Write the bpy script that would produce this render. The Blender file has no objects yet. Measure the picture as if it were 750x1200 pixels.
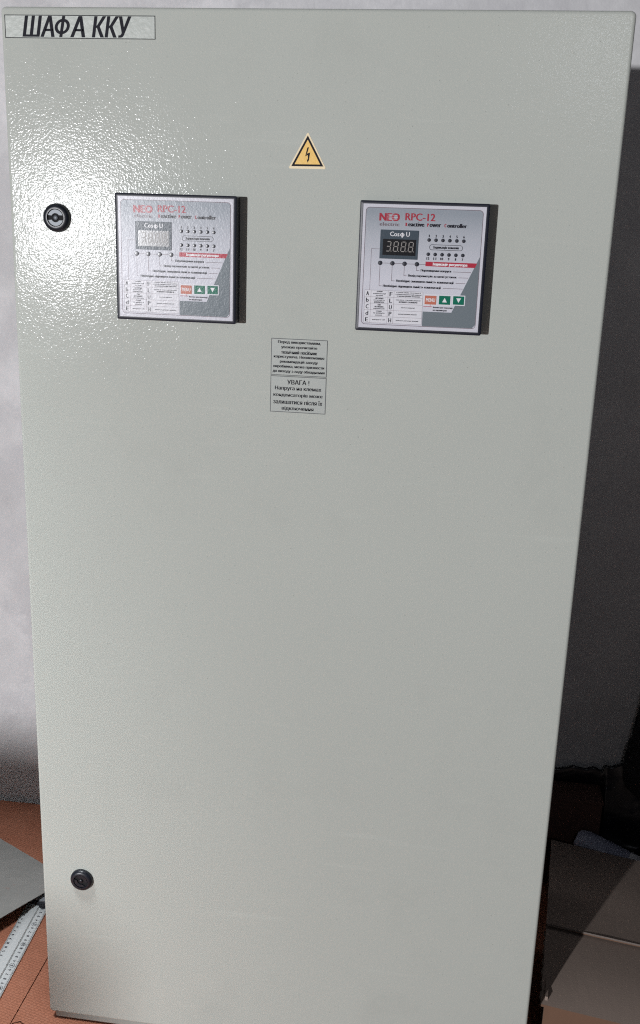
import bpy, bmesh, math, random
from mathutils import Vector, Matrix, noise
rnd = random.Random(7)
S = bpy.context.scene
C = S.collection
PI = math.pi

# ------------------------------------------------------------------ camera
cd = bpy.data.cameras.new('camera')
cam = bpy.data.objects.new('camera', cd); C.objects.link(cam); S.camera = cam
cd.sensor_fit = 'VERTICAL'; cd.sensor_height = 36.0; cd.lens = 35.30
cd.clip_start = 0.02; cd.clip_end = 60
right = Vector((0.98980134, 0.13860582, 0.03288966))
down = Vector((0.069222, -0.26618518, -0.96143318))
fwd = Vector((-0.12450549, 0.95390454, -0.27306502))
cam.matrix_world = Matrix(((right.x, -down.x, -fwd.x, 0.53876),
                           (right.y, -down.y, -fwd.y, -1.18461),
                           (right.z, -down.z, -fwd.z, 1.14812), (0, 0, 0, 1)))
S.view_settings.view_transform = 'Standard'; S.view_settings.look = 'None'
S.cycles.use_denoising = False; S.cycles.sample_clamp_indirect = 1.5; S.cycles.use_adaptive_sampling = False
S.cycles.pixel_filter_type = 'BLACKMAN_HARRIS'; S.cycles.filter_width = 1.15
S.view_settings.exposure = 0.0; S.view_settings.gamma = 1.0

# ------------------------------------------------------------------ light
W = bpy.data.worlds.new('World'); S.world = W; W.use_nodes = True
bg = W.node_tree.nodes['Background']; bg.inputs[0].default_value = (0.42, 0.50, 1.0, 1); bg.inputs[1].default_value = 0.008

def lamp(name, kind, loc, energy, color, aim=None, **kw):
    l = bpy.data.lights.new(name, kind); l.energy = energy; l.color = color
    for k, v in kw.items(): setattr(l, k, v)
    o = bpy.data.objects.new(name, l); C.objects.link(o); o.location = loc
    if aim is not None:
        o.rotation_euler = (Vector(aim) - Vector(loc)).to_track_quat('-Z', 'Y').to_euler()
    return o
lamp('work_lamp', 'POINT', (-1.983, -5.212, 1.126), 1085, (0.965, 0.97, 1.0), shadow_soft_size=0.05)
lamp('ceiling_lamp', 'AREA', (1.045, -2.96, 1.83), 0.55, (0.88, 0.92, 1.0), aim=(0.6, 0, 1.35), shape='RECTANGLE', size=0.30, size_y=0.26, spread=math.radians(64))
lamp('floor_fill', 'AREA', (-0.30, -0.42, 1.95), 4.1, (0.93, 0.97, 1.0), aim=(-0.30, -0.25, 0), shape='DISK', size=0.40, spread=math.radians(46))  # added fill to brighten the left floor, no known fixture

# ------------------------------------------------------------------ materials
class NT:
    def __init__(s, name):
        s.m = bpy.data.materials.new(name); s.m.use_nodes = True
        s.t = s.m.node_tree; s.b = s.t.nodes['Principled BSDF']
        s.co = s.t.nodes.new('ShaderNodeTexCoord').outputs['Object']
    def n(s, typ, **kw):
        x = s.t.nodes.new(typ)
        for k, v in kw.items(): setattr(x, k, v)
        return x
    def l(s, a, b): s.t.links.new(a, b)
    def noise(s, scale, detail=3, rough=0.5, vec=None):
        x = s.n('ShaderNodeTexNoise'); x.inputs['Scale'].default_value = scale
        x.inputs['Detail'].default_value = detail; x.inputs['Roughness'].default_value = rough
        s.l(vec if vec is not None else s.co, x.inputs['Vector']); return x.outputs['Fac']
    def ramp(s, fac, stops):
        r = s.n('ShaderNodeValToRGB'); e = r.color_ramp.elements
        while len(e) < len(stops): e.new(0.5)
        for k, (p, c) in enumerate(stops):
            e[k].position = p; e[k].color = (c[0], c[1], c[2], 1)
        s.l(fac, r.inputs[0]); return r.outputs[0]
    def mix(s, fac, a, b, blend='MIX'):
        x = s.n('ShaderNodeMix', data_type='RGBA', blend_type=blend)
        for sock, v in ((x.inputs[0], fac), (x.inputs[6], a), (x.inputs[7], b)):
            if isinstance(v, (int, float)): sock.default_value = v
            elif isinstance(v, tuple): sock.default_value = (*v[:3], 1)
            else: s.l(v, sock)
        return x.outputs[2]
    def bump(s, h, dist, prev=None, strength=1.0):
        x = s.n('ShaderNodeBump'); x.inputs['Distance'].default_value = dist; x.inputs['Strength'].default_value = strength
        s.l(h, x.inputs['Height'])
        if prev is not None: s.l(prev, x.inputs['Normal'])
        return x.outputs[0]
    def fin(s, col=None, rough=0.5, normal=None, metal=0.0, spec=0.5, trans=0.0):
        b = s.b
        if col is not None:
            if isinstance(col, tuple): b.inputs['Base Color'].default_value = (*col[:3], 1)
            else: s.l(col, b.inputs['Base Color'])
        if isinstance(rough, (int, float)): b.inputs['Roughness'].default_value = rough
        else: s.l(rough, b.inputs['Roughness'])
        b.inputs['Metallic'].default_value = metal; b.inputs['Specular IOR Level'].default_value = spec
        b.inputs['Transmission Weight'].default_value = trans
        if normal is not None: s.l(normal, b.inputs['Normal'])
        return s.m

def world_co(s):
    g = s.n('ShaderNodeNewGeometry'); return g.outputs['Position']

def peel(s, co, k=1.0):
    # orange-peel texture of the powder coat
    v = s.n('ShaderNodeTexVoronoi', feature='SMOOTH_F1'); v.inputs['Scale'].default_value = 230; v.inputs['Smoothness'].default_value = 0.8
    s.l(co, v.inputs['Vector'])
    nz = s.bump(s.noise(420, 2.0, 0.5, co), 0.00018 * k)
    nz = s.bump(v.outputs['Distance'], 0.00006 * k, nz)
    nz = s.bump(s.noise(60, 2.0, 0.5, co), 0.00007 * k, nz)
    nz = s.bump(s.noise(4.5, 2.0, 0.5, co), 0.0016, nz)
    return nz

def paint_mat(name, base, k=1.0, rough=0.10):
    s = NT(name); co = world_co(s)
    c = s.mix(s.noise(3.5, 4, 0.6, co), tuple(x * 0.965 for x in base), tuple(min(1, x * 1.03) for x in base))
    # faint dust and rubbed streaks
    mp = s.n('ShaderNodeMapping'); mp.inputs['Scale'].default_value = (5, 5, 60); s.l(co, mp.inputs['Vector'])
    st = s.ramp(s.noise(1.0, 5, 0.6, mp.outputs[0]), [(0.60, (0, 0, 0)), (0.78, (1, 1, 1))])
    c = s.mix(st, c, tuple(min(1, x * 1.06) for x in base))
    spk = s.ramp(s.noise(420, 1, 0.4, co), [(0.735, (0, 0, 0)), (0.765, (1, 1, 1))])
    c = s.mix(spk, c, tuple(x * 0.72 for x in base))
    sm = s.ramp(s.noise(6.5, 6, 0.7, co), [(0.54, (0, 0, 0)), (0.72, (1, 1, 1))])
    c = s.mix(sm, c, tuple(x * 0.955 for x in base))
    rg = s.ramp(s.noise(9, 4, 0.6, co), [(0.3, (rough * 0.9,) * 3), (0.7, (rough * 1.25,) * 3)])
    return s.fin(c, rg, peel(s, co, k), spec=0.070)
M = {}
DOOR = (0.474, 0.497, 0.458)
M['paint'] = paint_mat('grey_powder_coat', DOOR)
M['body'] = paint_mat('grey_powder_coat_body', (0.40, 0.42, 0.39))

def plain(name, col, rough=0.5, metal=0.0, spec=0.5, bumpd=0.0, bs=300, var=0.06):
    s = NT(name); co = world_co(s)
    c = s.mix(s.noise(40, 4, 0.6, co), tuple(x * (1 - var) for x in col), tuple(min(1, x * (1 + var)) for x in col))
    return s.fin(c, rough, s.bump(s.noise(bs, 2, 0.5, co), bumpd) if bumpd else None, metal, spec)

def film(name, col):
    # polycarbonate front film: fine satin grain over the print
    s = NT(name); co = world_co(s)
    c = s.mix(s.noise(900, 2, 0.6, co), tuple(x * 0.90 for x in col), tuple(min(1, x * 1.08) for x in col))
    n = s.bump(s.noise(520, 2, 0.6, co), 0.00011); n = s.bump(s.noise(160, 2, 0.5, co), 0.00010, n)
    return s.fin(c, 0.27, n, spec=0.17)
def film_face():
    s = NT('controller_face_print'); 
    x = s.n('ShaderNodeSeparateXYZ'); s.l(s.co, x.inputs[0])
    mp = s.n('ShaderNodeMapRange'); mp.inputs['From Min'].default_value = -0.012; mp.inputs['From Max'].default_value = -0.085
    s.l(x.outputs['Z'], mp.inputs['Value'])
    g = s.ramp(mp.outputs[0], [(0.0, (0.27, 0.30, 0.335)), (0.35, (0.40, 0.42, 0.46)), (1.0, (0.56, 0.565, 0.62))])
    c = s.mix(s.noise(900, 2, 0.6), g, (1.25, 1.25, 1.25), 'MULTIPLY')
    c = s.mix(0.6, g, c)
    n = s.bump(s.noise(520, 2, 0.6), 0.00011); n = s.bump(s.noise(160, 2, 0.5), 0.00010, n)
    return s.fin(c, 0.27, n, spec=0.17)
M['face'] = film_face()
M['f_white'] = film('film_white', (0.60, 0.60, 0.655))
M['f_cell'] = film('film_cell', (0.70, 0.70, 0.74))
M['f_red'] = film('film_red', (0.42, 0.035, 0.06))
M['f_logo'] = film('film_logo_red', (0.36, 0.035, 0.055))
M['f_dark'] = film('film_black_print', (0.02, 0.02, 0.028))
M['f_mid'] = film('film_grey_print', (0.17, 0.13, 0.15))
M['f_wedge'] = film('film_slate', (0.165, 0.195, 0.215))
M['f_green'] = film('film_green', (0.008, 0.15, 0.095))
M['f_salmon'] = film('film_salmon', (0.52, 0.17, 0.115))
M['f_bright'] = film('film_bright', (0.78, 0.78, 0.80))
M['f_disp'] = film('film_display_frame', (0.060, 0.080, 0.10))
M['f_lcd'] = plain('display_window', (0.006, 0.006, 0.008), 0.24, spec=0.35, bumpd=0.00005, bs=520)
M['seg'] = plain('display_segment', (0.23, 0.215, 0.20), 0.4)
M['led'] = plain('led_lens', (0.012, 0.014, 0.025), 0.3)
M['bezel'] = plain('black_case_plastic', (0.009, 0.011, 0.022), 0.42, bumpd=0.00006, bs=700)
M['lock'] = plain('lock_black_plastic', (0.010, 0.012, 0.018), 0.36, bumpd=0.00008, bs=600)
M['lock_in'] = plain('lock_zinc_insert', (0.13, 0.145, 0.16), 0.45, metal=0.2, bumpd=0.00006, bs=600)
M['hole'] = plain('lock_recess', (0.003, 0.003, 0.004), 0.8)
M['yellow'] = plain('warning_yellow', (0.82, 0.50, 0.09), 0.4, bumpd=0.00012, bs=260, var=0.03)
M['cream'] = plain('warning_cream_rim', (0.80, 0.66, 0.42), 0.4, bumpd=0.00012, bs=260, var=0.03)
M['ink'] = plain('sticker_ink', (0.012, 0.012, 0.018), 0.6, spec=0.12)
M['ink_soft'] = plain('sticker_ink_grey', (0.055, 0.06, 0.065), 0.5)
M['paper'] = plain('sticker_paper', (0.385, 0.41, 0.385), 0.5, bumpd=0.00008, bs=260, var=0.02)
def sticker_film():
    s = NT('clear_label_film'); co = world_co(s)
    n = s.bump(s.noise(120, 3, 0.5, co), 0.0004)
    return s.fin(s.mix(s.noise(14, 3, 0.5, co), (0.41, 0.44, 0.41), (0.47, 0.50, 0.46)), 0.35, n, spec=0.3)
M['clear'] = sticker_film()

def wall_mat():
    s = NT('painted_plaster'); co = world_co(s)
    c = s.ramp(s.noise(3.0, 6, 0.62, co), [(0.32, (0.52, 0.515, 0.52)), (0.5, (0.66, 0.655, 0.66)), (0.68, (0.76, 0.75, 0.76))])
    c = s.mix(s.ramp(s.noise(11, 5, 0.7, co), [(0.45, (0, 0, 0)), (0.62, (1, 1, 1))]), c, (0.58, 0.575, 0.585))
    n = s.bump(s.noise(9, 5, 0.6, co), 0.006); n = s.bump(s.noise(140, 3, 0.6, co), 0.0006, n)
    return s.fin(c, 0.75, n, spec=0.25)
M['wall'] = wall_mat()
def mat_foam():
    s = NT('orange_foam_mat'); co = world_co(s)
    mp = s.n('ShaderNodeMapping'); mp.inputs['Rotation'].default_value = (0, 0, math.radians(22)); mp.inputs['Scale'].default_value = (150, 230, 1)
    s.l(co, mp.inputs['Vector'])
    v = s.n('ShaderNodeTexVoronoi', feature='DISTANCE_TO_EDGE'); v.inputs['Scale'].default_value = 1.0; v.inputs['Randomness'].default_value = 0.35
    s.l(mp.outputs[0], v.inputs['Vector'])
    groove = s.ramp(v.outputs['Distance'], [(0.0, (0, 0, 0)), (0.16, (1, 1, 1))])
    c = s.ramp(s.noise(7, 6, 0.65, co), [(0.3, (0.27, 0.098, 0.055)), (0.55, (0.37, 0.145, 0.085)), (0.8, (0.41, 0.175, 0.11))])
    c = s.mix(s.ramp(s.noise(260, 3, 0.6, co), [(0.60, (0, 0, 0)), (0.8, (1, 1, 1))]), c, (0.44, 0.23, 0.155))
    c = s.mix(groove, s.mix(0.35, c, (0.24, 0.085, 0.05)), c)
    n = s.bump(groove, 0.0006); n = s.bump(s.noise(350, 3, 0.6, co), 0.0006, n)
    return s.fin(c, 0.72, n, spec=0.3)
M['foam'] = mat_foam()
M['underfloor'] = plain('concrete_floor', (0.27, 0.20, 0.16), 0.85, bumpd=0.002, bs=60)
def card_mat(name, base, rot=0):
    s = NT(name); co = world_co(s)
    mp = s.n('ShaderNodeMapping'); mp.inputs['Rotation'].default_value = (0, 0, math.radians(rot)); mp.inputs['Scale'].default_value = (130, 30, 10)
    s.l(co, mp.inputs['Vector'])
    c = s.mix(s.noise(1, 3, 0.5, mp.outputs[0]), tuple(x * 0.97 for x in base), tuple(x * 1.02 for x in base))
    c = s.mix(s.noise(500, 3, 0.7, co), c, s.mix(0.5, c, (1.3, 1.3, 1.3), 'MULTIPLY'))
    c = s.mix(s.ramp(s.noise(5, 5, 0.6, co), [(0.45, (0, 0, 0)), (0.8, (1, 1, 1))]), c, tuple(x * 0.85 for x in base))
    n = s.bump(s.noise(1, 2, 0.5, mp.outputs[0]), 0.00025); n = s.bump(s.noise(600, 2, 0.5, co), 0.0002, n)
    return s.fin(c, 0.8, n, spec=0.25)
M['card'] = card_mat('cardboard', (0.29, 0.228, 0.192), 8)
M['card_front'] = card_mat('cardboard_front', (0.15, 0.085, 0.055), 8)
M['card_edge'] = plain('cardboard_raw_edge', (0.30, 0.25, 0.21), 0.9, bumpd=0.001, bs=500)
M['card_liner'] = plain('cardboard_liner', (0.20, 0.165, 0.145), 0.9, bumpd=0.001, bs=500)
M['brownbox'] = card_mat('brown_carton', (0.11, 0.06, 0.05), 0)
def alu_mat():
    s = NT('ruler_aluminium'); 
    mp = s.n('ShaderNodeMapping'); mp.inputs['Scale'].default_value = (900, 12, 900); s.l(s.co, mp.inputs['Vector'])
    nn = s.noise(1, 3, 0.6, mp.outputs[0])
    c = s.mix(nn, (0.48, 0.50, 0.50), (0.66, 0.68, 0.68))
    return s.fin(c, 0.42, s.bump(nn, 0.0001), metal=0.35)
M['alu'] = alu_mat()
M['rulermark'] = plain('ruler_print', (0.07, 0.07, 0.08), 0.5)
M['tick'] = plain('ruler_tick', (0.20, 0.21, 0.21), 0.5)
M['head'] = plain('slate_plastic', (0.20, 0.21, 0.225), 0.5, bumpd=0.0002, bs=500)
M['headrim'] = plain('black_rubber', (0.012, 0.013, 0.018), 0.6)
M['screw'] = plain('screw_steel', (0.05, 0.05, 0.06), 0.35, metal=0.7)
def sheet_mat():
    s = NT('grey_primed_sheet'); co = world_co(s)
    c = s.ramp(s.noise(12, 5, 0.65, co), [(0.3, (0.20, 0.198, 0.186)), (0.6, (0.25, 0.245, 0.232)), (0.8, (0.27, 0.262, 0.25))])
    c = s.mix(s.ramp(s.noise(55, 3, 0.6, co), [(0.66, (0, 0, 0)), (0.76, (1, 1, 1))]), c, (0.23, 0.17, 0.15))
    return s.fin(c, 0.55, s.bump(s.noise(300, 3, 0.6, co), 0.0003))
M['sheet'] = sheet_mat()
M['sheet_edge'] = plain('bright_cut_edge', (0.42, 0.40, 0.37), 0.4, metal=0.3)
M['blackfilm'] = plain('black_plastic_film', (0.012, 0.012, 0.016), 0.24, spec=0.5, bumpd=0.0006, bs=45)
M['cloth'] = plain('black_cloth', (0.006, 0.006, 0.009), 0.9, bumpd=0.002, bs=80)
M['tube'] = plain('bluish_bottle_plastic', (0.42, 0.44, 0.55), 0.28, bumpd=0.0004, bs=90)
M['tube_lit'] = plain('lit_end_plastic', (0.82, 0.82, 0.84), 0.35)

# ------------------------------------------------------------------ helpers
def link(name, mesh, mat=None, parent=None, loc=None, rot=None):
    o = bpy.data.objects.new(name, mesh); C.objects.link(o)
    if mat is not None and mesh is not None and not mesh.materials: mesh.materials.append(mat)
    if parent is not None: o.parent = parent
    if loc is not None: o.location = loc
    if rot is not None: o.rotation_euler = rot
    return o
def mk(name, bm, mat, parent=None, loc=None, rot=None, smooth=False):
    me = bpy.data.meshes.new(name); bmesh.ops.recalc_face_normals(bm, faces=bm.faces[:]); bm.to_mesh(me); bm.free()
    if smooth:
        for p in me.polygons: p.use_smooth = True
        if smooth == 'auto':
            me.set_sharp_from_angle(angle=math.radians(38))
    o = link(name, me, mat, parent, loc, rot)
    if any(name.endswith(w) for w in ('lettering', 'lines', 'digits', 'numbers', 'letters', 'stripes', 'rules', 'caption', 'logo', 'ground', 'jaws', 'border', 'bolt')): o['kind'] = 'stuff'
    return o
def thing(name, label, cat, loc=(0, 0, 0), rot=(0, 0, 0), group=None):
    o = bpy.data.objects.new(name, None); C.objects.link(o); o.location = loc; o.rotation_euler = rot
    o.empty_display_size = 0.05
    o['label'] = label; o['category'] = cat
    if group: o['group'] = group
    return o
def add_box(bm, x0, x1, y0, y1, z0, z1):
    v = [bm.verts.new(p) for p in ((x0, y0, z0), (x1, y0, z0), (x1, y1, z0), (x0, y1, z0), (x0, y0, z1), (x1, y0, z1), (x1, y1, z1), (x0, y1, z1))]
    for f in ((0, 1, 2, 3), (4, 5, 6, 7), (0, 1, 5, 4), (1, 2, 6, 5), (2, 3, 7, 6), (3, 0, 4, 7)): bm.faces.new([v[i] for i in f])
    return v
def box_bm(x0, x1, y0, y1, z0, z1, bev=0.0, seg=2):
    bm = bmesh.new(); add_box(bm, x0, x1, y0, y1, z0, z1)
    if bev:
        bmesh.ops.recalc_face_normals(bm, faces=bm.faces[:])
        bmesh.ops.bevel(bm, geom=bm.edges[:], offset=bev, segments=seg, affect='EDGES', profile=0.5)
    return bm
def rrect(x0, x1, z0, z1, r, n=5):
    pts = []
    for cx, cz, a0 in ((x1 - r, z1 - r, 0), (x0 + r, z1 - r, 90), (x0 + r, z0 + r, 180), (x1 - r, z0 + r, 270)):
        for k in range(n + 1):
            a = math.radians(a0 + 90 * k / n); pts.append((cx + r * math.cos(a), cz + r * math.sin(a)))
    return pts
def prism(bm, pts, y0, y1):
    """polygon in XZ, from y0 (front) to y1 (back)"""
    a = [bm.verts.new((x, y0, z)) for x, z in pts]; b = [bm.verts.new((x, y1, z)) for x, z in pts]
    bm.faces.new(a); bm.faces.new(b[::-1]); n = len(pts)
    for i in range(n): bm.faces.new((a[i], b[i], b[(i + 1) % n], a[(i + 1) % n]))
def ringprism(bm, outer, inner, y0, y1):
    n = len(outer)
    A = [bm.verts.new((x, y0, z)) for x, z in outer]; B = [bm.verts.new((x, y0, z)) for x, z in inner]
    A2 = [bm.verts.new((x, y1, z)) for x, z in outer]; B2 = [bm.verts.new((x, y1, z)) for x, z in inner]
    for i in range(n):
        j = (i + 1) % n
        bm.faces.new((A[i], A[j], B[j], B[i])); bm.faces.new((A2[i], B2[i], B2[j], A2[j]))
        bm.faces.new((A[i], A2[i], A2[j], A[j])); bm.faces.new((B[i], B[j], B2[j], B2[i]))
def lathe(bm, prof, n=40, wob=None):
    """profile of (r, y) around the Y axis; y negative = towards the viewer"""
    rings = []
    for r, y in prof:
        if r < 1e-6: rings.append([bm.verts.new((0, y, 0))])
        else: rings.append([bm.verts.new((r * math.cos(2 * PI * k / n), y, r * math.sin(2 * PI * k / n))) for k in range(n)])
    for a, b in zip(rings, rings[1:]):
        for k in range(n):
            j = (k + 1) % n
            if len(a) == 1 and len(b) == 1: continue
            if len(a) == 1: bm.faces.new((a[0], b[k], b[j]))
            elif len(b) == 1: bm.faces.new((a[k], a[j], b[0]))
            else: bm.faces.new((a[k], a[j], b[j], b[k]))
    return rings

# text -> flat mesh in the XZ plane, fitted into a box (x0..x1, z0..z1); glyph box is the real ink box
_tc = {}
def text_geo(body, shear=0.0, weight=0.0, spacing=1.0):
    key = (body, shear, weight, spacing)
    if key not in _tc:
        c = bpy.data.curves.new('tmp', 'FONT'); c.body = body; c.resolution_u = 2; c.shear = shear; c.offset = weight
        c.space_character = spacing; c.fill_mode = 'FRONT'
        o = bpy.data.objects.new('tmp', c); C.objects.link(o); bpy.context.view_layer.update()
        me = bpy.data.meshes.new_from_object(o.evaluated_get(bpy.context.evaluated_depsgraph_get()))
        vs = [tuple(v.co[:2]) for v in me.vertices]; fs = [tuple(p.vertices) for p in me.polygons]
        bpy.data.objects.remove(o); bpy.data.curves.remove(c); bpy.data.meshes.remove(me)
        _tc[key] = (vs, fs)
    return _tc[key]
def add_text(bm, body, x0, x1, z0, z1, y, **kw):
    vs, fs = text_geo(body, **kw)
    ax = min(v[0] for v in vs); bx = max(v[0] for v in vs); az = min(v[1] for v in vs); bz = max(v[1] for v in vs)
    sx = (x1 - x0) / (bx - ax); sz = (z1 - z0) / (bz - az)
    nv = [bm.verts.new((x0 + (x - ax) * sx, y, z0 + (z - az) * sz)) for x, z in vs]
    for f in fs:
        try: bm.faces.new([nv[i] for i in f])
        except ValueError: pass
def bold_text(bm, body, x0, x1, z0, z1, y, b, n=3, **kw):
    for k in range(n):
        d = -b + 2 * b * k / (n - 1); add_text(bm, body, x0 + b + d, x1 - b + d, z0, z1, y - 0.00001 * k, **kw)
def poly(bm, pts, y):
    bm.faces.new([bm.verts.new((x, y, z)) for x, z in pts])
def phi_bm(bm, x0, x1, z0, z1, y, w, sh, stem):
    cx_, cz_ = (x0 + x1) / 2, (z0 + z1) / 2; rx, rz = (x1 - x0) / 2, (z1 - z0) / 2 * 0.74
    N = 28
    o = [(cx_ + rx * math.cos(a * 2 * PI / N) + sh * rz * math.sin(a * 2 * PI / N), cz_ + rz * math.sin(a * 2 * PI / N)) for a in range(N)]
    i = [(cx_ + (rx - w) * math.cos(a * 2 * PI / N) + sh * (rz - w * .8) * math.sin(a * 2 * PI / N), cz_ + (rz - w * .8) * math.sin(a * 2 * PI / N)) for a in range(N)]
    ringprism(bm, o, i, y - 0.00003, y)
    h = (z1 - z0) / 2
    poly(bm, [(cx_ - w / 2 - sh * h, z0 - stem), (cx_ + w / 2 - sh * h, z0 - stem), (cx_ + w / 2 + sh * h, z1), (cx_ - w / 2 + sh * h, z1)], y - 0.00005)
def rect(bm, x0, x1, z0, z1, y): poly(bm, [(x0, z0), (x1, z0), (x1, z1), (x0, z1)], y)

# ------------------------------------------------------------------ setting
FZ = -0.013
def struct(name, bm, mat, **kw):
    o = mk(name, bm, mat, **kw); o['kind'] = 'structure'; return o
bm = bmesh.new()
nx, nz = 60, 40
g = {}
for i in range(nx + 1):
    for k in range(nz + 1):
        x = -2.6 + 5.6 * i / nx; z = -0.03 + 2.9 * k / nz
        y = 0.556 + 0.004 * noise.noise(Vector((x * 2.2, z * 2.0, 1.3))) + 0.002 * noise.noise(Vector((x * 7, z * 7, 4)))
        g[i, k] = bm.verts.new((x, y, z))
for i in range(nx):
    for k in range(nz): bm.faces.new((g[i, k], g[i + 1, k], g[i + 1, k + 1], g[i, k + 1]))
bt = [bm.verts.new((x, 0.70, z)) for x, z in ((-2.6, -0.03), (3.0, -0.03), (3.0, 2.87), (-2.6, 2.87))]
bm.faces.new(bt)
struct('wall', bm, M['wall'], smooth=True)
floor = struct('floor', box_bm(-2.6, 3.0, -5.8, 0.72, FZ - 0.10, FZ - 0.012), M['underfloor'])
# foam mats with a jigsaw joint; each is a slab of its own
def jig(p0, p1, n_teeth, amp):
    """wavy puzzle edge from p0 to p1"""
    pts = []; N = n_teeth * 14
    for k in range(N + 1):
        t = k / N; w = math.sin(t * n_teeth * PI)
        pts.append(Vector((p0[0] + (p1[0] - p0[0]) * t + 0.004 * math.sin(2 * t * n_teeth * PI), p0[1] + amp * math.copysign(abs(w) ** 0.6, w) * (1 - 0.0 * t))))
    return pts
def mat_slab(outline, name='foam_mat'):
    bm = bmesh.new(); top = 0.0
    a = [bm.verts.new((p[0], p[1], FZ)) for p in outline]; b = [bm.verts.new((p[0], p[1], FZ - 0.012)) for p in outline]
    f = bm.faces.new(a); bm.faces.new(b[::-1]); n = len(outline)
    for i in range(n): bm.faces.new((a[i], b[i], b[(i + 1) % n], a[(i + 1) % n]))
    bmesh.ops.triangulate(bm, faces=[f])
    return mk(name, bm, M['foam'], floor)
xs, ys, gp = -0.054, -0.030, 0.0012
mat_slab([(-0.60, ys + gp), (xs - gp + 0.001, ys + gp), (xs - gp - 0.004, 0.545), (-0.60, 0.545)])
jr = jig((xs + gp, ys + 0.008), (0.60, ys + 0.008), 28, 0.009)
mat_slab([(p[0], p[1] + gp) for p in jr] + [(0.60, 0.545), (xs + gp - 0.004, 0.545)])
mat_slab([(p[0], p[1] - gp) for p in jr][::-1] + [(xs + gp, -0.70), (0.60, -0.70)])
mat_slab([(-0.60, -0.70), (xs - gp, -0.70), (xs - gp, ys - gp), (-0.60, ys - gp)])
mat_slab([(0.603, -0.70), (1.26, -0.70), (1.26, 0.545), (0.603, 0.545)])
mat_slab([(-1.26, -0.70), (-0.603, -0.70), (-0.603, 0.545), (-1.26, 0.545)])

# ------------------------------------------------------------------ cabinet
cab = thing('control_cabinet', 'tall pale grey metal control cabinet with two controllers on its door', 'control cabinet', (0, 0, FZ))
def cpart(name, bm, mat, **kw):
    return mk(name, bm, mat, cab, loc=kw.pop('loc', (0, 0, -FZ)), **kw)
DW, DH = 0.700, 1.3763
bm = bmesh.new()
# pressed door: rounded plate with a return flange
out = rrect(0, DW, 0, DH, 0.006, 6)
def loop(ins, y, r=0.006):
    return [bm.verts.new((x, y, z)) for x, z in rrect(ins, DW - ins, ins, DH - ins, max(0.0012, r - ins), 6)]
loops = [loop(0.0, 0.024), loop(0.0, 0.0036), loop(0.0006, 0.0016), loop(0.0018, 0.0005), loop(0.0036, 0.0), loop(0.0042, 0.0), loop(0.02, 0.0)]
n = len(loops[0])
for a, b in zip(loops, loops[1:]):
    for i in range(n): bm.faces.new((a[i], a[(i + 1) % n], b[(i + 1) % n], b[i]))
bm.faces.new(loops[-1])
inn = loop(0.0015, 0.024); inn2 = loop(0.0015, 0.004)
for a, b in ((loops[0], inn), (inn, inn2)):
    for i in range(n): bm.faces.new((a[i], b[i], b[(i + 1) % n], a[(i + 1) % n]))
bm.faces.new(inn2)
door = cpart('door', bm, M['paint'], smooth='auto')
cpart('gasket', box_bm(0.012, DW - 0.012, 0.018, 0.027, 0.010, DH - 0.010), M['headrim'])
cpart('body', box_bm(0.006, DW - 0.006, 0.0275, 0.300, 0.002, DH - 0.006, 0.003), M['body'])
cpart('plinth', box_bm(0.008, DW - 0.008, 0.003, 0.295, FZ + 0.003, -0.0008, 0.002), M['body'])
cpart('plinth_pad', box_bm(0.012, DW - 0.012, 0.008, 0.290, FZ + 0.0003, FZ + 0.0028), M['headrim'])

# --- controllers
mm = 0.001
T = -0.0200
def controller(cx, cz):
    P = mk('power_controller', None_bm(), M['bezel'], cab, loc=(cx, 0, cz - FZ), smooth='auto')
    return P
def None_bm():
    bm = bmesh.new()
    o0 = rrect(0, 0.144, -0.144, 0, 0.0016, 3); i0 = rrect(0.0033, 0.1407, -0.1407, -0.0033, 0.0012, 3)
    o1 = rrect(0.0008, 0.1432, -0.1432, -0.0008, 0.0014, 3)
    n = len(o0)
    def L(pts, y): return [bm.verts.new((x, y, z)) for x, z in pts]
    ls = [L(o0, -0.0002), L(o0, T + 0.0006), L(o1, T), L(i0, T), L(i0, T + 0.0006)]
    for a, b in zip(ls, ls[1:]):
        for i in range(n): bm.faces.new((a[i], a[(i + 1) % n], b[(i + 1) % n], b[i]))
    bm.faces.new(ls[-1]); bm.faces.new(ls[0][::-1])
    return bm
F0 = T - 0.00002      # face plate front
def R(bm, x0, x1, y0, y1, lay): rect(bm, x0 * mm, x1 * mm, -y1 * mm, -y0 * mm, F0 - lay * 0.00005)
def TX(bm, s, x0, x1, y0, y1, lay=3, weight=0.0, **kw):
    b = weight * (y1 - y0) * 0.9 * mm * 1.6
    if weight: bold_text(bm, s, x0 * mm, x1 * mm, -y1 * mm, -y0 * mm, F0 - lay * 0.00005, b, 2 if weight < .03 else 3, **kw)
    else: add_text(bm, s, x0 * mm, x1 * mm, -y1 * mm, -y0 * mm, F0 - lay * 0.00005, **kw)
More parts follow.
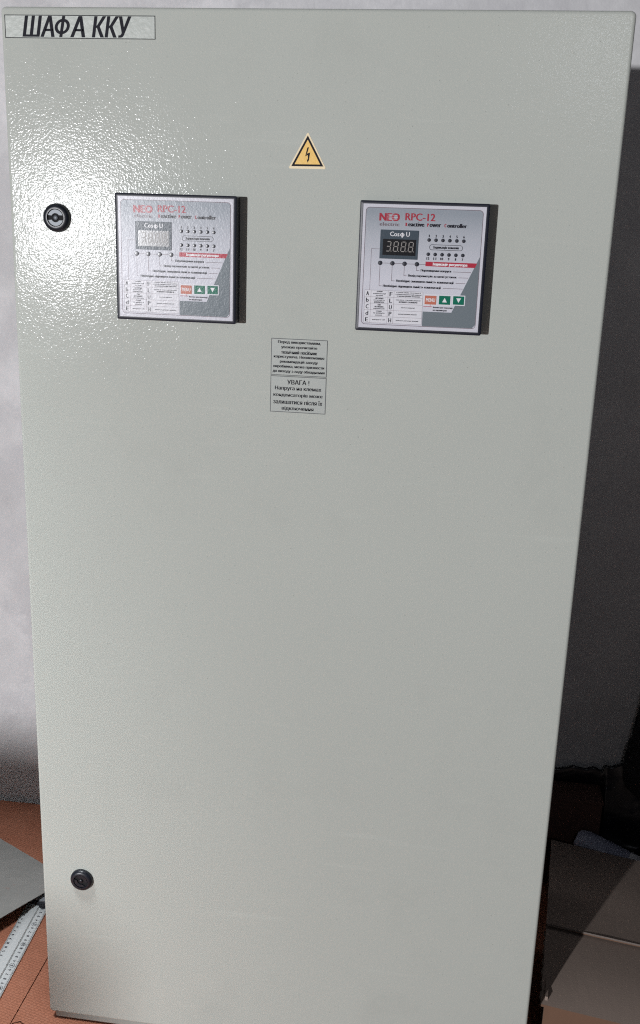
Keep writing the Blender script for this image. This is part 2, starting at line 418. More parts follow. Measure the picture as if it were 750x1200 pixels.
def seg7(bm, x, y, w, h, on, t, lay):
    # on: subset of 'abcdefg'; x,y = top left in mm
    sl = 0.10
    def hs(yy): poly(bm, [((x + t * .5 + sl * (h - (yy - y))) * mm, -(yy) * mm), ((x + t + sl * (h - (yy - y))) * mm, -(yy - t / 2) * mm), ((x + w - t + sl * (h - (yy - y))) * mm, -(yy - t / 2) * mm), ((x + w - t * .5 + sl * (h - (yy - y))) * mm, -(yy) * mm), ((x + w - t + sl * (h - (yy - y))) * mm, -(yy + t / 2) * mm), ((x + t + sl * (h - (yy - y))) * mm, -(yy + t / 2) * mm)], F0 - lay * 0.00005)
    def vs(xx, ya, yb):
        g = 0.25 * t
        q = [(xx, ya + g), (xx + t / 2, ya + g + t / 2), (xx + t / 2, yb - g - t / 2), (xx, yb - g), (xx - t / 2, yb - g - t / 2), (xx - t / 2, ya + g + t / 2)]
        poly(bm, [((px + sl * (h - (py - y))) * mm, -py * mm) for px, py in q], F0 - lay * 0.00005)
    if 'a' in on: hs(y)
    if 'g' in on: hs(y + h / 2)
    if 'd' in on: hs(y + h)
    if 'f' in on: vs(x, y, y + h / 2)
    if 'b' in on: vs(x + w, y, y + h / 2)
    if 'e' in on: vs(x, y + h / 2, y + h)
    if 'c' in on: vs(x + w, y + h / 2, y + h)

LED_BM = None
def build_controller(cx, cz):
    P = controller(cx, cz)
    ch = []
    def add(name, bm, mat, **kw):
        o = mk(name, bm, mat, P, **kw); ch.append(o); return o
    bm = box_bm(0.0035, 0.1405, F0, T + 0.0004, -0.1405, -0.0035); add('face_plate', bm, M['f_white'])
    L1 = lambda k: F0 - k * 0.00005
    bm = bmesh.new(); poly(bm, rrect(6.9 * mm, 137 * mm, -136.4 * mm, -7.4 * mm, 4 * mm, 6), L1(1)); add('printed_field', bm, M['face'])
    bm = bmesh.new(); ringprism(bm, rrect(6.5 * mm, 137.4 * mm, -136.8 * mm, -7.0 * mm, 4.4 * mm, 6), rrect(7.1 * mm, 136.8 * mm, -136.2 * mm, -7.6 * mm, 3.8 * mm, 6), L1(2.4), L1(0.5)); add('border_line', bm, M['f_mid'])
    bm = bmesh.new()
    poly(bm, [(136.75 * mm, -57 * mm), (109.2 * mm, -119.6 * mm), (76.6 * mm, -119.6 * mm), (76.6 * mm, -136.1 * mm), (133.5 * mm, -136.1 * mm), (136.75 * mm, -132.5 * mm)], L1(2)); add('slate_wedge', bm, M['f_wedge'])
    # white ground behind the buttons
    bm = bmesh.new()
    R(bm, 76.6, 92.6, 100.0, 112.8, 2.5); R(bm, 93.0, 108.4, 100.0, 112.2, 2.5); R(bm, 109.0, 123.7, 100.0, 111.5, 2.5)
    add('button_ground', bm, M['f_cell'])
    # logo and titles
    bm = bmesh.new()
    TX(bm, 'NE', 22.0, 36.4, 13.2, 21.4, weight=0.055)
    # the striped O
    ringprism(bm, rrect(36.0 * mm, 45.0 * mm, -21.4 * mm, -13.2 * mm, 3.6 * mm, 6), rrect(38.6 * mm, 42.6 * mm, -19.4 * mm, -15.2 * mm, 1.7 * mm, 6), L1(3.4), L1(2.6))
    add('logo', bm, M['f_logo'])
    bm = bmesh.new(); R(bm, 31.5, 42.2, 14.9, 15.3, 4); R(bm, 31.0, 42.6, 17.1, 17.5, 4); R(bm, 31.5, 42.2, 19.2, 19.6, 4); add('logo_stripes', bm, M['f_cell'])
    bm = bmesh.new(); TX(bm, 'electric', 22.6, 45.0, 23.0, 26.9, spacing=1.15, weight=0.06); add('logo_caption', bm, M['f_mid'])
    bm = bmesh.new(); TX(bm, 'RPC-12', 51.1, 84.6, 12.4, 20.3, weight=0.03)
    TX(bm, 'R', 51.7, 54.0, 22.8, 26.4, weight=0.06); TX(bm, 'P', 75.8, 78.0, 22.8, 26.4, weight=0.06); TX(bm, 'C', 95.0, 97.4, 22.7, 26.4, weight=0.06)
    add('model_lettering', bm, M['f_logo'])
    bm = bmesh.new(); TX(bm, 'eactive', 54.5, 73.0, 22.2, 26.6, weight=0.075); TX(bm, 'ower', 78.5, 91.6, 23.2, 26.6, weight=0.075); TX(bm, 'ontroller', 98.0, 120.4, 22.2, 26.6, weight=0.075)
    add('title_lettering', bm, M['f_dark'])
    # display
    bm = box_bm(24.2 * mm, 67.3 * mm, L1(14), L1(0), -62.6 * mm, -31.0 * mm, 0.0002, 1); D = add('display', bm, M['f_disp'])
    bm = bmesh.new(); poly(bm, [(x * mm, -y * mm) for x, y in ((27.4, 41.0), (64.8, 41.0), (64.8, 58.6), (27.4, 58.6))], L1(16)); add('display_window', bm, M['f_lcd'])
    bm = bmesh.new()
    for k, x in enumerate((31.0, 39.4, 47.8, 56.2)):
        seg7(bm, x, 43.8, 4.7, 10.4, 'abcdg' if k == 0 else 'abcdefg', 0.95, 18)
        poly(bm, [((x + 6.1 + 0.55 * math.cos(a * PI / 3)) * mm, (-54.2 + 0.55 * math.sin(a * PI / 3)) * mm) for a in range(6)], L1(18))
    add('display_digits', bm, M['seg'])
    bm = bmesh.new(); TX(bm, 'Cos', 35.0, 45.6, 32.9, 37.8, lay=17, weight=0.022); TX(bm, 'U', 53.2, 57.2, 32.9, 37.8, lay=17, weight=0.022); phi_bm(bm, 46.4 * mm, 51.2 * mm, -38.6 * mm, -33.6 * mm, F0 - 17 * 0.00005, 1.0 * mm, 0, 0.6 * mm); add('display_caption', bm, M['f_bright'])
    # leds
    bm0 = bmesh.new(); lathe(bm0, [(0.0020, 0.0), (0.0020, -0.0005), (0.0016, -0.0009), (0, -0.0010)], 12)
    bm0.verts.ensure_lookup_table()
    me = bpy.data.meshes.new('indicator_led'); bmesh.ops.recalc_face_normals(bm0, faces=bm0.faces[:]); bm0.to_mesh(me); bm0.free(); me.materials.append(M['led'])
    for k in range(6):
        x = 79.0 + 7.72 * k
        for y in (40.6, 56.1):
            link('indicator_led', me, None, P, loc=(x * mm, L1(2), -y * mm))
    for x in (25.3, 39.2, 53.0, 66.9):
        o = link('indicator_led', me, None, P, loc=(x * mm, L1(2), -67.5 * mm)); o.scale = (1.25, 1.0, 1.25)
    bm = bmesh.new()
    for k in range(6):
        x = 79.0 + 7.72 * k
        w = 0.55 if k == 0 else 0.9
        TX(bm, str(k + 1), x - w, x + w, 34.8, 37.6, weight=0.06)
        s = str(12 - k); w = 1.7 if k < 3 else 0.9
        TX(bm, s, x - w, x + w, 59.3, 62.1, weight=0.06)
    add('channel_numbers', bm, M['f_dark'])
    bm = bmesh.new(); ringprism(bm, rrect(79.8 * mm, 117.2 * mm, -51.4 * mm, -45.3 * mm, 3.0 * mm, 6), rrect(80.3 * mm, 116.7 * mm, -50.9 * mm, -45.8 * mm, 2.5 * mm, 6), L1(3), L1(1.5)); add('channel_oval', bm, M['f_dark'])
    bm = bmesh.new(); TX(bm, 'Індикація каналів', 84.0, 113.0, 46.8, 50.2, weight=0.05)
    rows = [('Перевищення напруги', 71.6, 106.0, 74.4), ('Вихід параметрів за межі уставок', 57.6, 112.6, 80.6), ('Необхідно зменшити ємність компенсації', 44.4, 109.8, 86.8), ('Необхідно підвищити ємність компенсації', 29.6, 95.8, 92.9)]
    for s, a, b, y in rows: TX(bm, s, a, b, y - 1.7, y + 1.5, weight=0.05)
    TX(bm, 'Кнопки для переходу', 88.0, 110.5, 113.6, 115.7, weight=0.05); TX(bm, 'по параметрах', 88.0, 104.0, 117.0, 119.0, weight=0.05)
    add('caption_lettering', bm, M['f_dark'])
    bm = bmesh.new()
    R(bm, 25.3, 76.6, 67.25, 67.75, 1.8)
    for (s, a, b, y), x in zip(rows, (66.9, 53.0, 39.2, 25.3)):
        R(bm, x - .25, x + .25, 67.5, y, 1.8); R(bm, x - .25, a - 1.5, y - .25, y + .25, 1.8)
        xe = 136.75 - 27.5 * (y - 57) / 62.6 - 1.0
        R(bm, b + 2.0, xe, y - .25, y + .25, 1.8)
    R(bm, 14.6, 24.4, 52.0, 52.4, 1.8); R(bm, 14.6, 15.0, 52.0, 98.0, 1.8)
    add('leader_lines', bm, M['f_mid'])
    bm = bmesh.new(); poly(bm, [(76.6 * mm, -64.2 * mm), (134.2 * mm, -64.2 * mm), (132.0 * mm, -69.2 * mm), (76.6 * mm, -69.2 * mm)], L1(3)); add('red_banner', bm, M['f_red'])
    bm = bmesh.new(); TX(bm, 'Індикація регулятора', 84.5, 123.5, 65.0, 68.8, lay=4, weight=0.05); add('banner_lettering', bm, M['f_bright'])
    # code table
    bm = bmesh.new(); R(bm, 9.4, 75.8, 98.0, 134.8, 2); add('code_table', bm, M['f_cell'])
    bm = bmesh.new()
    for k in range(6): R(bm, 9.4, 75.8, 98.0 + 7.36 * k - .12, 98.0 + 7.36 * k + .12, 3)
    for x in (9.4, 16.6, 36.2, 43.0, 75.8): R(bm, x - .12, x + .12, 98.0, 134.8, 3)
    add('table_rules', bm, M['f_mid'])
    bm = bmesh.new()
    for k, (a, b) in enumerate(zip('AbCdE', 'FLUPH')):
        y = 98.0 + 7.36 * k + 1.4
        TX(bm, a, 11.0, 14.4, y, y + 4.7, lay=3, weight=0.03); TX(bm, b, 37.8, 41.2, y, y + 4.7, lay=3, weight=0.03)
    add('code_letters', bm, M['f_dark'])
    bm = bmesh.new()
    cells_a = [('режим', 'компенсації', 'ручний'), ('активна', 'потужність', 'навантаж.'), ('тип', 'активних', 'параметрів'), ('струм', 'та напруга', 'мережі'), ('напруга U/I',)]
    cells_b = [('ступені мінім. потужності', 'ступені конденсаторів мережі', 'та налаштування контролю'), ('кількість ступенів мережі', 'активного споживача'), ('частота мережі',), ('налаштування мережі',), ('робота в ручному режимі',)]
    for cells, cx_, wmax in ((cells_a, 26.4, 15.5), (cells_b, 59.4, 29.5)):
        for k, ls in enumerate(cells):
            for q, s in enumerate(ls):
                yc = 98.0 + 7.36 * (k + 0.5) + (q - (len(ls) - 1) / 2) * 2.15
                w = min(wmax, len(s) * (1.32 if cx_ < 40 else 1.12)); TX(bm, s, cx_ - w / 2, cx_ + w / 2, yc - 0.75, yc + 0.85, weight=0.05)
    add('table_lettering', bm, M['f_dark'])
    # keys
    for nm, x0, x1, y0, y1, mt in (('menu_button', 78.2, 91.3, 101.6, 111.4, 'f_salmon'), ('up_button', 94.3, 107.1, 101.2, 110.9, 'f_green'), ('down_button', 110.2, 122.6, 101.0, 110.4, 'f_green')):
        bm = box_bm(x0 * mm, x1 * mm, L1(10), L1(0), -y1 * mm, -y0 * mm, 0.00018, 1); add(nm, bm, M[mt])
    bm = bmesh.new(); TX(bm, 'MENU', 79.6, 90.0, 104.4, 108.4, lay=12, weight=0.02); add('menu_lettering', bm, M['f_bright'])
    bm = bmesh.new(); poly(bm, [(98.0 * mm, -108.4 * mm), (103.4 * mm, -108.4 * mm), (100.7 * mm, -103.4 * mm)], L1(12)); add('arrow', bm, M['f_bright'])
    bm = bmesh.new(); poly(bm, [(113.7 * mm, -103.2 * mm), (119.1 * mm, -103.2 * mm), (116.4 * mm, -108.2 * mm)], L1(12)); add('arrow', bm, M['f_bright'])
    bm = bmesh.new(); R(bm, 77.0, 87.0, 113.6, 114.1, 3); R(bm, 84.6, 85.0, 111.4, 113.6, 3); add('red_line', bm, M['f_red'])
    return P
p1 = build_controller(0.13645, 1.17833); p1.scale = (0.9933, 1.0, 0.9933)
def copy_tree(o, parent):
    c = o.copy(); C.objects.link(c); c.parent = parent
    for chd in [x for x in bpy.data.objects if x.parent is o and x is not c]:
        d = chd.copy(); C.objects.link(d); d.parent = c
    return c
p2 = copy_tree(p1, cab); p2.location = (0.42027, 0, 1.17833 - FZ)

# --- locks
def lock(x, z, all_black):
    prof = [(0.0165, 0.0), (0.0165, -0.0022), (0.0158, -0.0042), (0.0140, -0.0060), (0.0118, -0.0066), (0.0104, -0.0066), (0.0102, -0.0040), (0.0, -0.0040)]
    bm = bmesh.new(); lathe(bm, prof, 48)
    ring = mk('lock', bm, M['lock'], cab, loc=(x, -0.0002, z - FZ), smooth='auto')
    bm = bmesh.new()
    # insert: two crescent jaws around a pin
    for s in (1, -1):
        pts = []
        for a in range(18, 163, 9): pts.append((0.0093 * math.cos(math.radians(a)), s * 0.0093 * math.sin(math.radians(a))))
        for a in range(152, 27, -9): pts.append((0.0052 * math.cos(math.radians(a)), s * 0.0052 * math.sin(math.radians(a))))
        if s < 0: pts = pts[::-1]
        prism(bm, pts, -0.0058, -0.0041)
    mk('lock_jaws', bm, M['lock_in'] if not all_black else M['lock'], ring)  # insert takes the lock's black when the flag is set
    bm = bmesh.new(); lathe(bm, [(0.0027, -0.0041), (0.0027, -0.0054), (0.0020, -0.0059), (0, -0.0059)], 20)
    mk('key_pin', bm, M['lock_in'] if not all_black else M['lock'], ring, smooth='auto')
    bm = bmesh.new(); lathe(bm, [(0.0101, -0.00405), (0, -0.00405)], 32); mk('key_recess', bm, M['hole'], ring)
    return ring
l1 = lock(0.0585, 1.1482, False); l1['label'] = 'upper round black lock with grey key insert'
l2 = lock(0.0590, 0.2390, True); l2['label'] = 'lower round lock, all black'
l2.rotation_euler = (0, math.radians(35), 0)

# --- stickers
def sticker(name, pts_bm, mat, z=None, **kw): return cpart(name, pts_bm, mat, **kw)
def frame_bm(bm, x0, x1, z0, z1, w, y):
    rect(bm, x0, x1, z1 - w, z1, y); rect(bm, x0, x1, z0, z0 + w, y); rect(bm, x0, x0 + w, z0 + w, z1 - w, y); rect(bm, x1 - w, x1, z0 + w, z1 - w, y)
# name plate
bm = box_bm(0.0046, 0.1808, -0.00022, 0.0001, 1.3431, 1.3674)
np_ = cpart('name_plate', bm, M['clear'])
bm = bmesh.new(); frame_bm(bm, 0.0046, 0.1808, 1.3431, 1.3674, 0.0008, -0.0003); mk('plate_border', bm, M['ink'], np_)
bm = bmesh.new(); PB = (1.3446, 1.3664)
bold_text(bm, 'ША', 0.0252, 0.0632, *PB, -0.0003, 0.00085, 4, shear=0.22)
bold_text(bm, 'А', 0.0815, 0.0992, *PB, -0.0003, 0.00085, 4, shear=0.22)
bold_text(bm, 'ККУ', 0.1070, 0.1535, *PB, -0.0003, 0.00085, 4, shear=0.22)
phi_bm(bm, 0.0638, 0.0815, *PB, -0.0003, 0.0036, 0.2, 0); mk('plate_lettering', bm, M['ink'], np_)
# triangle
bm = bmesh.new()
def tri(cx, cz, h, w): return [(cx - w / 2, cz), (cx + w / 2, cz), (cx, cz + h)]
prism(bm, [(0.3352, 1.2118), (0.3365, 1.2106), (0.3760, 1.2108), (0.3772, 1.2120), (0.3566, 1.2488), (0.3552, 1.2488)], -0.0003, 0.0001)
ws = cpart('warning_triangle', bm, M['cream'])
def inset_tri(k):
    c = (0.3562, 1.2238); P = [(0.3379, 1.2132), (0.3745, 1.2136), (0.3559, 1.2462)]
    return [(c[0] + (x - c[0]) * k, c[1] + (z - c[1]) * k) for x, z in P]
bm = bmesh.new(); ringprism(bm, inset_tri(1.0), inset_tri(0.80), -0.00042, -0.00032); mk('triangle_outline', bm, M['ink'], ws)
bm = bmesh.new(); poly(bm, inset_tri(0.80), -0.00036); mk('triangle_field', bm, M['yellow'], ws)
bm = bmesh.new()
bx, bz = 0.35615, 1.2173
for q in ([(-.5, 16.0), (1.5, 16.6), (-.3, 10.4), (-2.6, 6.6)], [(-2.6, 6.6), (-.3, 9.8), (2.9, 10.9), (2.5, 9.2)], [(2.9, 10.9), (1.8, 3.0), (0.6, 3.0), (0.3, 8.6)], [(2.0, 3.2), (0.2, 0.0), (-0.7, 3.6), (0.9, 3.2)]):
    poly(bm, [(bx + x * mm, bz + z * mm) for x, z in q], -0.00044 - 0.00001 * q[0][0])
mk('lightning_bolt', bm, M['ink'], ws)
# two text labels
def text_label(z0, z1, lines, zs, hs, label):
    bm = box_bm(0.3188, 0.3865, -0.00022, 0.0001, z0, z1)
    o = cpart('warning_label', bm, M['paper']); o['label'] = label
    bm = bmesh.new(); frame_bm(bm, 0.3188, 0.3865, z0, z1, 0.0008, -0.00028); mk('label_border', bm, M['ink_soft'], o)
    bm = bmesh.new()
    for (s, a, b), z, h in zip(lines, zs, hs): bold_text(bm, s, a, b, z - h / 2, z + h / 2, -0.00028, 0.00024, 3)
    mk('label_lettering', bm, M['ink'], o)
    return o
cx = 0.3526
def ln(s, w): return (s, cx - w / 2, cx + w / 2)
tA = [ln('Перед використанням,', .0515), ln('уважно прочитайте', .0435), ln('технічний посібник', .0435), ln('користувача. Невиконання', .0610), ln('рекомендацій заводу', .0460), ln('виробника, може призвести', .0615), ln('до виходу з ладу обладнання', .0630)]
text_label(0.9757, 1.0195, tA, [1.0150 - 0.00575 * k for k in range(7)], [.0042] * 7, 'upper small label asking to read the manual')
tB = [ln('УВАГА !', .0270), ln('Напруга на клемах', .0565), ln('конденсаторів може', .0600), ln('залишатися після їх', .0600), ln('відключення', .0390)]
text_label(0.9312, 0.9750, tB, [0.9680, 0.9600, 0.9520, 0.9440, 0.9360], [.0056, .0058, .0052, .0054, .0054], 'lower small label headed УВАГА')

# ------------------------------------------------------------------ left side: sheet, ruler
rul = thing('drywall_square', 'aluminium square with printed scales lying on the orange mat', 'T-square', (-0.1215, 0.245, FZ), (0, 0, math.radians(3.0)))
RL = 0.66
# cross-section across x (mm): two scale strips and a raised rib
sec = [(-20, 0), (-20, 2.2), (-9.5, 2.6), (-8.0, 6.0), (4.0, 6.0), (5.5, 3.0), (20, 2.2), (20, 0)]
bm = bmesh.new()
A = [bm.verts.new((x * mm, 0.0, z * mm + 0.001)) for x, z in sec]; B = [bm.verts.new((x * mm, -RL, z * mm + 0.001)) for x, z in sec]
for i in range(len(sec)): bm.faces.new((A[i], A[(i + 1) % len(sec)], B[(i + 1) % len(sec)], B[i]))
bm.faces.new(A); bm.faces.new(B[::-1])
blade = mk('blade', bm, M['alu'], rul)
bm = bmesh.new()
def hrect(x0, x1, y0, y1, z):
    bm.faces.new([bm.verts.new(p) for p in ((x0, y0, z), (x1, y0, z), (x1, y1, z), (x0, y1, z))])
for k in range(0, 640):
    y = -0.004 - k * 0.001
    L = 0.0046 if k % 10 == 0 else (0.0034 if k % 5 == 0 else 0.0022)
    w = 0.00016
    for sgn in (1, -1):
        z0 = 0.0034
        xe = 0.0197 * sgn; xi = (0.0197 - L) * sgn
        hrect(min(xe, xi), max(xe, xi), y - w, y + w, 0.00365)
mk('scale_ticks', bm, M['tick'], blade)['kind'] = 'stuff'
def flat_text(bm, s, cx, cy, w, h, z, **kw):
    vs, fs = text_geo(s, **kw)
    ax = min(v[0] for v in vs); bx_ = max(v[0] for v in vs); ay = min(v[1] for v in vs); by = max(v[1] for v in vs)
    nv = []
    for x, y in vs:
        u = ((x - ax) / (bx_ - ax) - .5) * w; v = ((y - ay) / (by - ay) - .5) * h
        nv.append(bm.verts.new((cx - v, cy + u, z)))     # reads along the blade
    for f in fs:
        try: bm.faces.new([nv[i] for i in f])
        except ValueError: pass
bm = bmesh.new()
for k in range(1, 58):
    s = str(k % 10) if k % 10 else str(k)
    z = 0.0042
    flat_text(bm, s, 0.0118, -0.004 - k * 0.01, 0.0030 if len(s) == 1 else 0.0052, 0.0046, z, weight=0.03)
    if k % 5 == 0:
        for a in range(16):
            a0 = a * PI / 8; a1 = (a + 1) * PI / 8
            bm.faces.new([bm.verts.new((0.0118 + r * math.sin(t), -0.004 - k * 0.01 + r * math.cos(t), z)) for r, t in ((.0046, a0), (.0046, a1), (.0041, a1), (.0041, a0))])
    flat_text(bm, s, -0.0142, -0.004 - k * 0.01, 0.0026 if len(s) == 1 else 0.0046, 0.0040, z, weight=0.02)
mk('scale_numerals', bm, M['rulermark'], blade)['kind'] = 'stuff'
# head
def zprism(bm, pts, z0, z1):
    a = [bm.verts.new((x, y, z0)) for x, y in pts]; b = [bm.verts.new((x, y, z1)) for x, y in pts]
    bm.faces.new(a); bm.faces.new(b[::-1]); n = len(pts)
    for i in range(n): bm.faces.new((a[i], a[(i + 1) % n], b[(i + 1) % n], b[i]))
hp = [(-0.030, 0.012), (-0.024, 0.001), (0.008, -0.013), (0.021, -0.013), (0.034, -0.003), (0.200, -0.003), (0.200, 0.050), (-0.010, 0.050)]
bm = bmesh.new(); zprism(bm, hp, 0.0005, 0.013); mk('head_rim', bm, M['headrim'], rul)
cxh = (0.05, 0.02)
bm = bmesh.new(); zprism(bm, [(x + (0.002 if x < 0 else -0.001), y + 0.0045) if y < 0.02 else (x, y - 0.002) for x, y in hp], 0.0128, 0.0155); mk('head', bm, M['head'], rul)
bm = bmesh.new()
for r, z0, z1 in ((0.0035, 0.0150, 0.0165),):
    zprism(bm, [(-0.006 + r * math.cos(a * PI / 8), 0.010 + r * math.sin(a * PI / 8)) for a in range(16)], z0, z1)
mk('screw', bm, M['screw'], rul)
# grey sheet: rectangle corner under the cabinet edge, slightly bowed
bm = bmesh.new()
cor = Vector((-0.086, 0.296, 0)); d1 = Vector((-0.872, 0.489, 0)).normalized(); d2 = Vector((-0.474, -0.880, 0)).normalized()
g = {}; n1, n2 = 16, 16; L1_, L2_ = 0.42, 0.36
for s_ in (0, 1):
    for i in range(n1 + 1):
        for k in range(n2 + 1):
            u = i / n1; v = k / n2
            p = cor + d1 * (u * L1_) + d2 * (v * L2_)
            z = 0.0215 + 0.006 * math.sin(PI * min(1, v * 1.1)) * (1 - 0.6 * u) - 0.008 * u - (0.0012 if s_ else 0)
            g[s_, i, k] = bm.verts.new((p.x, p.y, z))
for i in range(n1):
    for k in range(n2):
        bm.faces.new((g[0, i, k], g[0, i + 1, k], g[0, i + 1, k + 1], g[0, i, k + 1])); bm.faces.new((g[1, i, k], g[1, i, k + 1], g[1, i + 1, k + 1], g[1, i + 1, k]))
for i in range(n1):
    for k in (0, n2): bm.faces.new((g[0, i, k], g[1, i, k], g[1, i + 1, k], g[0, i + 1, k]))
for k in range(n2):
    for i in (0, n1): bm.faces.new((g[0, i, k], g[0, i, k + 1], g[1, i, k + 1], g[1, i, k]))
bm.transform(Matrix.Translation((0, 0, FZ)))
o = mk('metal_sheet', bm, M['sheet'], smooth='auto'); o['label'] = 'matt grey metal sheet resting on the square beside the cabinet'; o['category'] = 'metal sheet'

# ------------------------------------------------------------------ right side: cartons and wrapping
bxr = thing('cardboard_box', 'grey brown cardboard box with folded flaps right of the cabinet', 'cardboard box', (0.724, 0.047, FZ), (0, 0, math.radians(-6.5)))
BW, BD, BH = 0.50, 0.392, 0.113
t = 0.004
bm = box_bm(0.003, BW, 0.002, 0.002 + t, 0.0, BH - 0.0185)
for v in bm.verts: v.co.y -= 0.055 * v.co.x
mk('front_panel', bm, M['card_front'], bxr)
mk('back_panel', box_bm(0.0, BW, BD - t, BD, 0.0, BH - 0.030), M['card'], bxr)
mk('side_panel', box_bm(0.003, 0.003 + t, 0.0065, BD - t - 0.0005, 0.0, BH - 0.006), M['card'], bxr)
mk('side_panel', box_bm(BW - t, BW - 0.0005, 0.0065, BD - t - 0.0005, 0.0, BH - 0.006), M['card'], bxr)
mk('base_panel', box_bm(0.008, BW - 0.008, 0.008, BD - 0.006, 0.0005, 0.004), M['card'], bxr)
def flap(name, y0, y1, zf, lip=0.0):
    bm = bmesh.new(); g = {}; nx_, ny_ = 24, 14
    for s_ in (0, 1):
        for i in range(nx_ + 1):
            for k in range(ny_ + 1):
                x = -0.002 + (BW + 0.002) * i / nx_; y = y0 + (y1 - y0) * k / ny_
                z = zf(x, (y - y0) / (y1 - y0)) + 0.0012 * noise.noise(Vector((x * 9, y * 9, 2))) - (t if s_ else 0)
                g[s_, i, k] = bm.verts.new((x + 0.0015 * noise.noise(Vector((y * 40, 3, 1))), y - 0.055 * x, z))
    for i in range(nx_):
        for k in range(ny_):
            bm.faces.new((g[0, i, k], g[0, i + 1, k], g[0, i + 1, k + 1], g[0, i, k + 1])); bm.faces.new((g[1, i, k], g[1, i, k + 1], g[1, i + 1, k + 1], g[1, i + 1, k]))
        for k in (0, ny_): bm.faces.new((g[0, i, k], g[1, i, k], g[1, i + 1, k], g[0, i + 1, k]))
    for k in range(ny_):
        for i in (0, nx_): bm.faces.new((g[0, i, k], g[0, i, k + 1], g[1, i, k + 1], g[1, i, k]))
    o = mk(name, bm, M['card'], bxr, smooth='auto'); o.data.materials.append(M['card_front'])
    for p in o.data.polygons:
        if p.normal.y < -0.6: p.material_index = 1  # front-facing flap edges coloured darker to subdue the lamp's bright rim
    return o
f1 = flap('flap', -0.001, 0.160, lambda x, v: BH - 0.002 - 0.012 * (1 - v) ** 3 + 0.002 * v)
f2 = flap('flap', 0.152, BD + 0.001, lambda x, v: BH + 0.0065 - 0.004 * v - 0.045 * x * v)
# pale torn liner edge along the upper flap and the corrugated left edge
bm = bmesh.new()
pts = []
for i in range(60):
    x = -0.001 + BW * i / 59; w = 0.0022 + 0.0012 * noise.noise(Vector((x * 60, 0, 5)))
    pts.append((x, 0.1512 - w * 0.5, BH + 0.0052)); 
for a, b in zip(pts, pts[1:]):
    bm.faces.new([bm.verts.new(p) for p in [(px, py - 0.055 * px, pz) for px, py, pz in (a, b, (b[0], 0.1515, BH + 0.0070), (a[0], 0.1515, BH + 0.0070))]])
mk('torn_edge', bm, M['card_liner'], bxr)
bm = bmesh.new()
prev = None
for i in range(120):
    y = 0.0 + 0.15 * i / 119; z = BH - 0.006 - 0.011 * (1 - y / 0.16) ** 3 + 0.0007 * math.sin(i * 1.25)
    x = -0.0036 + 0.0008 * math.sin(i * 0.37)
    q = [bm.verts.new((x, y, z - 0.0008)), bm.verts.new((x, y, z + 0.0008)), bm.verts.new((x + 0.0025, y, z + 0.0008)), bm.verts.new((x + 0.0025, y, z - 0.0008))]
    if prev:
        for a in range(4): bm.faces.new((prev[a], q[a], q[(a + 1) % 4], prev[(a + 1) % 4]))
    prev = q
mk('corrugated_edge', bm, M['card_edge'], bxr)

# brown carton behind
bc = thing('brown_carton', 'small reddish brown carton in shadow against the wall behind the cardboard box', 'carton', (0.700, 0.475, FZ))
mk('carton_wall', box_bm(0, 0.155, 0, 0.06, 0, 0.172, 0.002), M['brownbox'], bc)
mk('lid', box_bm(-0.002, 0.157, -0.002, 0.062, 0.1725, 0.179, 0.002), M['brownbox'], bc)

# bottle lying behind the box
tb = thing('plastic_bottle', 'bluish ribbed plastic bottle with end coloured white as direct light, lying behind the cardboard box', 'bottle', (0.814, 0.468, 0.094), (0, 0, 0))
tb.rotation_euler = (0, math.radians(14), math.radians(-86.5))
# local +Y axis runs along the bottle
tb.rotation_mode = 'QUATERNION'
tb.rotation_quaternion = Vector((0.92, -0.32, -0.26)).normalized().to_track_quat('Y', 'Z')
bm = bmesh.new()
prof = [(0.0, 0.0), (0.012, 0.0), (0.017, 0.004), (0.0215, 0.016), (0.0225, 0.030)]
y = 0.050
prof.append((0.0225, y))
for k in range(9):
    prof += [(0.0225, y + 0.001), (0.0236, y + 0.002), (0.0236, y + 0.0032), (0.0225, y + 0.0042)]; y += 0.0046
prof += [(0.0225, y + 0.002)]
lathe(bm, prof, 40)
mk('bottle_body', bm, M['tube'], tb, smooth='auto')
bm = bmesh.new(); lathe(bm, [(0.0228, y + 0.0022), (0.0235, y + 0.004), (0.0235, y + 0.075), (0.021, y + 0.078), (0, y + 0.078)], 40)  # bottle end coloured white to stand for direct light on it
mk('lit_end', bm, M['tube_lit'], tb, smooth='auto')

# crumpled black plastic wrap against the wall
bm = bmesh.new(); g = {}; nu, nv = 110, 60
for i in range(nu + 1):
    for k in range(nv + 1):
        u = i / nu; v = k / nv
        x = 0.690 + 0.52 * u
        # profile: from low front to the wall top
        y = 0.500 + 0.040 * v
        base = 0.030 + 0.180 * v
        if x < 0.862: y = max(y, 0.5385); base = 0.02 + 0.175 * v
        p = Vector((x * 16, v * 3.1, 0.7)); q = Vector((x * 45, v * 8, 3.1))
        r = 1 - abs(noise.noise(p)) * 2.0; r2 = 1 - abs(noise.noise(q)) * 2
        z = base + 0.016 * r + 0.002 * r2
        y += -0.006 * noise.noise(p + Vector((5, 5, 5)))
        if x < 0.862: y = min(0.548, max(y, 0.5395))
        g[i, k] = bm.verts.new((x, min(y, 0.549), z + FZ))
for i in range(nu):
    for k in range(nv): bm.faces.new((g[i, k], g[i + 1, k], g[i + 1, k + 1], g[i, k + 1]))
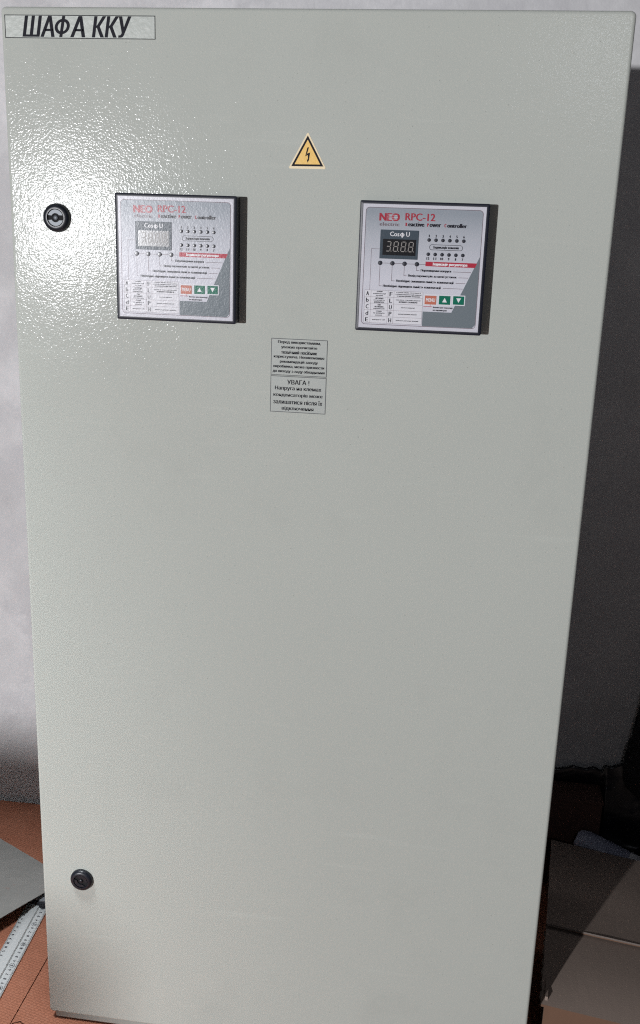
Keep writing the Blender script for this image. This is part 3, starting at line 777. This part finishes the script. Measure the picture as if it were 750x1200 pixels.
o = mk('plastic_wrap', bm, M['blackfilm'], smooth=True); o['label'] = 'crumpled black plastic film heaped against the wall behind the box'; o['category'] = 'plastic film'
sol = o.modifiers.new('thick', 'SOLIDIFY'); sol.thickness = 0.0006

# black cloth bag at the right edge
outl = [(0.896, 0.185), (0.893, 0.215), (0.897, 0.250), (0.904, 0.268), (0.903, 0.285), (0.910, 0.330), (0.915, 0.400), (0.926, 0.450), (0.938, 0.500), (0.955, 0.560), (0.99, 0.62), (1.06, 0.66), (1.16, 0.65), (1.22, 0.56), (1.25, 0.40), (1.25, 0.22), (1.20, 0.12), (1.08, 0.10), (0.98, 0.13), (0.92, 0.168)]
ctr = Vector((1.07, 0.38))
bm = bmesh.new(); rings = []
for s_, yy in ((0.985, 0.548), (1.0, 0.535), (1.0, 0.505), (0.96, 0.470), (0.80, 0.440), (0.45, 0.425), (0.12, 0.420)):
    rings.append([bm.verts.new((ctr.x + (x - ctr.x) * s_, yy + 0.006 * noise.noise(Vector((x * 20, z * 20, yy * 30))), ctr.y + (z - ctr.y) * s_)) for x, z in outl])
n = len(outl)
for a, b in zip(rings, rings[1:]):
    for i in range(n): bm.faces.new((a[i], a[(i + 1) % n], b[(i + 1) % n], b[i]))
bm.faces.new(rings[-1]); bm.faces.new(rings[0][::-1])
o = mk('cloth_bag', bm, M['cloth'], smooth=True); o['label'] = 'black cloth bag against the wall at the right edge'; o['category'] = 'bag'

# ------------------------------------------------------------------ unseen block added behind the camera to shade the lower left
tc = thing('shade_blocker', 'unseen dark block with three front slabs, added to shade the lower left', 'light blocker', (0, 0, FZ))
bm = box_bm(-1.90, -1.268, -3.40, -3.00, 0.0, 0.760, 0.004)
for v in bm.verts:
    if v.co.z > 0.5: v.co.z += 0.035 * (-3.0 - v.co.y) / 0.4
mk('blocker_body', bm, M['head'], tc)
for k in range(3): mk('blocker_slab', box_bm(-1.87, -1.30, -2.998, -2.985, 0.05 + 0.21 * k, 0.24 + 0.21 * k, 0.003), M['headrim'], tc)
